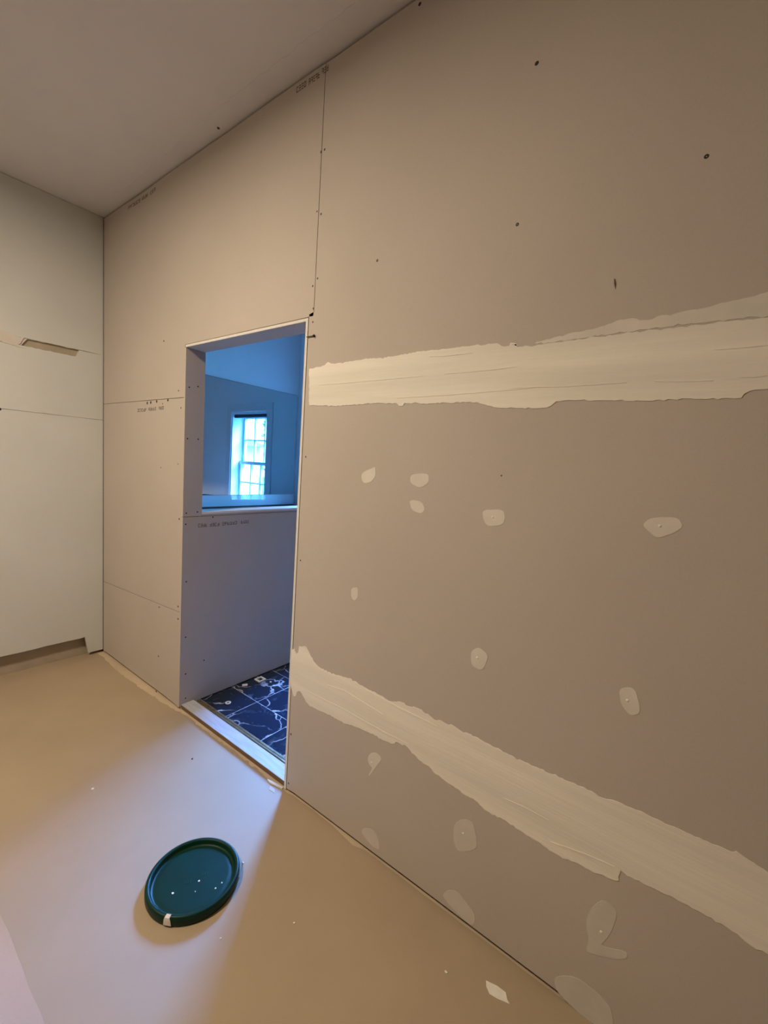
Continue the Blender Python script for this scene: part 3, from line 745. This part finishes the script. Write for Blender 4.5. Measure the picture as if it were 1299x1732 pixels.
chip('wood_splinter', [(1.228, 1.50), (1.236, 1.47), (1.244, 1.405), (1.236, 1.402), (1.229, 1.44), (1.222, 1.475)], 0.0002, 0.006, 'pale torn splinter at the right end of the threshold', 'splinter', M['gypsum'])
chip('paper_curl', [(1.196, 1.445), (1.212, 1.455), (1.213, 1.425), (1.199, 1.410)], 0.0002, 0.0012, 'curled grey paper corner on the floor by the doorway corner', 'scrap', M['board'], tilt=.2)
# on the lid
bm = bmesh.new()
ang = math.atan2(-0.075, -0.128)
def lidpt(r, da, z):
    return (LC[0] + r*math.cos(ang + da), LC[1] + r*math.sin(ang + da), z)
ringp = [(R0 - .022, .0185), (R0 - .0165, .0285), (R0 - .009, .0342), (R0 - .0005, .0305), (R0 + .0012, .022), (R0 + .0014, .006)]
g_ = []
for i, (r_, z_) in enumerate(ringp):
    wv = [.045, .055, .05, .055, .075, .085][i]
    o_ = [0, .01, 0, -.006, 0, .004][i]
    g_.append([[bm.verts.new(lidpt(r_ + e_, o_ + s_*wv, z_ + e_)) for s_ in (-1, -.3, .4, 1)] for e_ in (0.0003, 0.0010)])
for a, b in zip(g_, g_[1:]):
    for k in range(3):
        bm.faces.new((a[1][k], a[1][k+1], b[1][k+1], b[1][k]))
        bm.faces.new((a[0][k], b[0][k], b[0][k+1], a[0][k+1]))
tag(obj('paper_label', bm, M['scrap']), 'torn cream paper label stuck over the rim of the green lid', 'label')
for i, (x, y, r_, lb_) in enumerate(((-.075, -.002, .0042, 'largest white plaster crumb on the green lid'), (.004, -.026, .0034, 'white plaster crumb near the centre of the green lid'), (-.024, -.052, .0022, 'tiny pale plaster crumb low on the green lid'), (.026, -.092, .0026, 'tiny white plaster crumb by the lower rim of the green lid'), (.051, -.091, .0024, 'tiny white plaster crumb by the lower right rim of the green lid'))):
    chip('plaster_chip', blob(LC[0] + x, LC[1] + y, r_, 6, 50 + i), 0.0176 if i < 3 else 0.0180, 0.0018, lb_, 'chip', grp='plaster crumbs on the lid')
# on the bathroom tiles
ZT = 0.0063
bm = bmesh.new()
lathe(bm, [(.011, 0), (.016, .002), (.017, .006), (.013, .008), (.010, .006), (.0105, 0)], 20, (1.466, 2.181, ZT))
tag(obj('plastic_ring', bm, M['gypsum']), 'small round white plastic ring on the black marble floor', 'ring')
bm = bmesh.new()
for a in ((-.028, .028, -.028, -.018), (-.028, .028, .018, .028), (-.028, -.018, -.018, .018), (.018, .028, -.018, .018)):
    box(bm, 1.775 + a[0], 1.775 + a[1], 2.282 + a[2], 2.282 + a[3], ZT, ZT + .006)
tag(obj('square_frame', bm, M['gypsum']), 'small square pale frame lying by the half wall on the marble floor', 'frame')
chip('plaster_chip', [(1.640, 2.290), (1.648, 2.302), (1.676, 2.286), (1.668, 2.272)], ZT, .008, 'oblong white plaster chip by the half wall on the marble floor', 'chip', M['gypsum'])
chip('plaster_chip', blob(1.802, 2.206, .007, 6, 61), ZT, .005, 'round white plaster chip in the middle of a marble tile', 'chip', M['gypsum'])

# ------------------------------------------------------------------ outdoors, beyond the window
struct(boxo('ground_outside', M['lawn'], None, XW + 0.2, 40, -30, 30, -0.45, -0.35), 'lawn outside the bathroom window', 'ground')
nb = empty('garage', (6.6, -6.0, -0.35))
tag(nb, 'white garage in full sun outside the window', 'building')
boxo('garage_wall', M['render'], nb, 4.6, 8.75, -8.0, -4.9, -0.35, 1.85)
obj('garage_roof', prism(bmesh.new(), [(-8.2, 1.85), (-4.7, 1.85), (-6.45, 2.35)], lambda u, v, w: (w, u, v), 4.4, 8.9), M['rooft'], nb)
def tree(loc, h, r, seed, label):
    rnd = random.Random(seed)
    t = empty('garden_tree', loc)
    tag(t, label, 'tree', 'trees outside the window')
    bm = bmesh.new()
    x0, y0, z0 = loc
    def limb(p, q, ra, rb_, n=7):
        d = (q - p); qd = d.to_track_quat('Z', 'Y')
        A = [bm.verts.new(p + qd @ Vector((ra*math.cos(2*math.pi*k/n), ra*math.sin(2*math.pi*k/n), 0))) for k in range(n)]
        B = [bm.verts.new(q + qd @ Vector((rb_*math.cos(2*math.pi*k/n), rb_*math.sin(2*math.pi*k/n), 0))) for k in range(n)]
        for k in range(n):
            bm.faces.new((A[k], A[(k+1) % n], B[(k+1) % n], B[k]))
    base = Vector(loc); mid = base + Vector((rnd.uniform(-.1, .1), rnd.uniform(-.1, .1), h*.35)); tip = base + Vector((rnd.uniform(-.2, .2), rnd.uniform(-.2, .2), h*.9))
    limb(base, mid, .14, .10); limb(mid, tip, .10, .03)
    for i in range(9):
        s_ = mid.lerp(tip, rnd.random()*.8)
        a = rnd.random()*6.28
        limb(s_, s_ + Vector((math.cos(a)*r*.8, math.sin(a)*r*.8, rnd.uniform(.1, .7))), .035, .01, 5)
    obj('trunk', bm, M['bark'], t)
    bm = bmesh.new()
    for i in range(1300):
        a, b_ = rnd.random()*6.28, rnd.uniform(-1, 1)
        rr = r * rnd.random()**.4
        c_ = Vector((x0 + rr*math.cos(a)*math.sqrt(1-b_*b_), y0 + rr*math.sin(a)*math.sqrt(1-b_*b_), z0 + h*.58 + rr*b_*h*.5/r))
        u = Vector((rnd.gauss(0, 1), rnd.gauss(0, 1), rnd.gauss(0, 1))).normalized()
        v = u.orthogonal().normalized()
        s_ = rnd.uniform(.05, .11)
        vs = [bm.verts.new(c_ + u*s_*p + v*s_*q) for p, q in ((-1, 0), (0, -.45), (1, 0), (0, .45))]
        bm.faces.new(vs)
    f = obj('foliage', bm, M['leaf'], t)
    f['kind'] = 'stuff'
tree((11.0, -6.2, -.35), 4.6, 1.0, 1, 'tree behind the corner of the white garage')
tree((10.8, -3.2, -.35), 5.2, 1.1, 2, 'tall tree right of the white garage')
tree((14.5, -6.6, -.35), 5.5, 1.6, 3, 'tree farthest from the bathroom window')
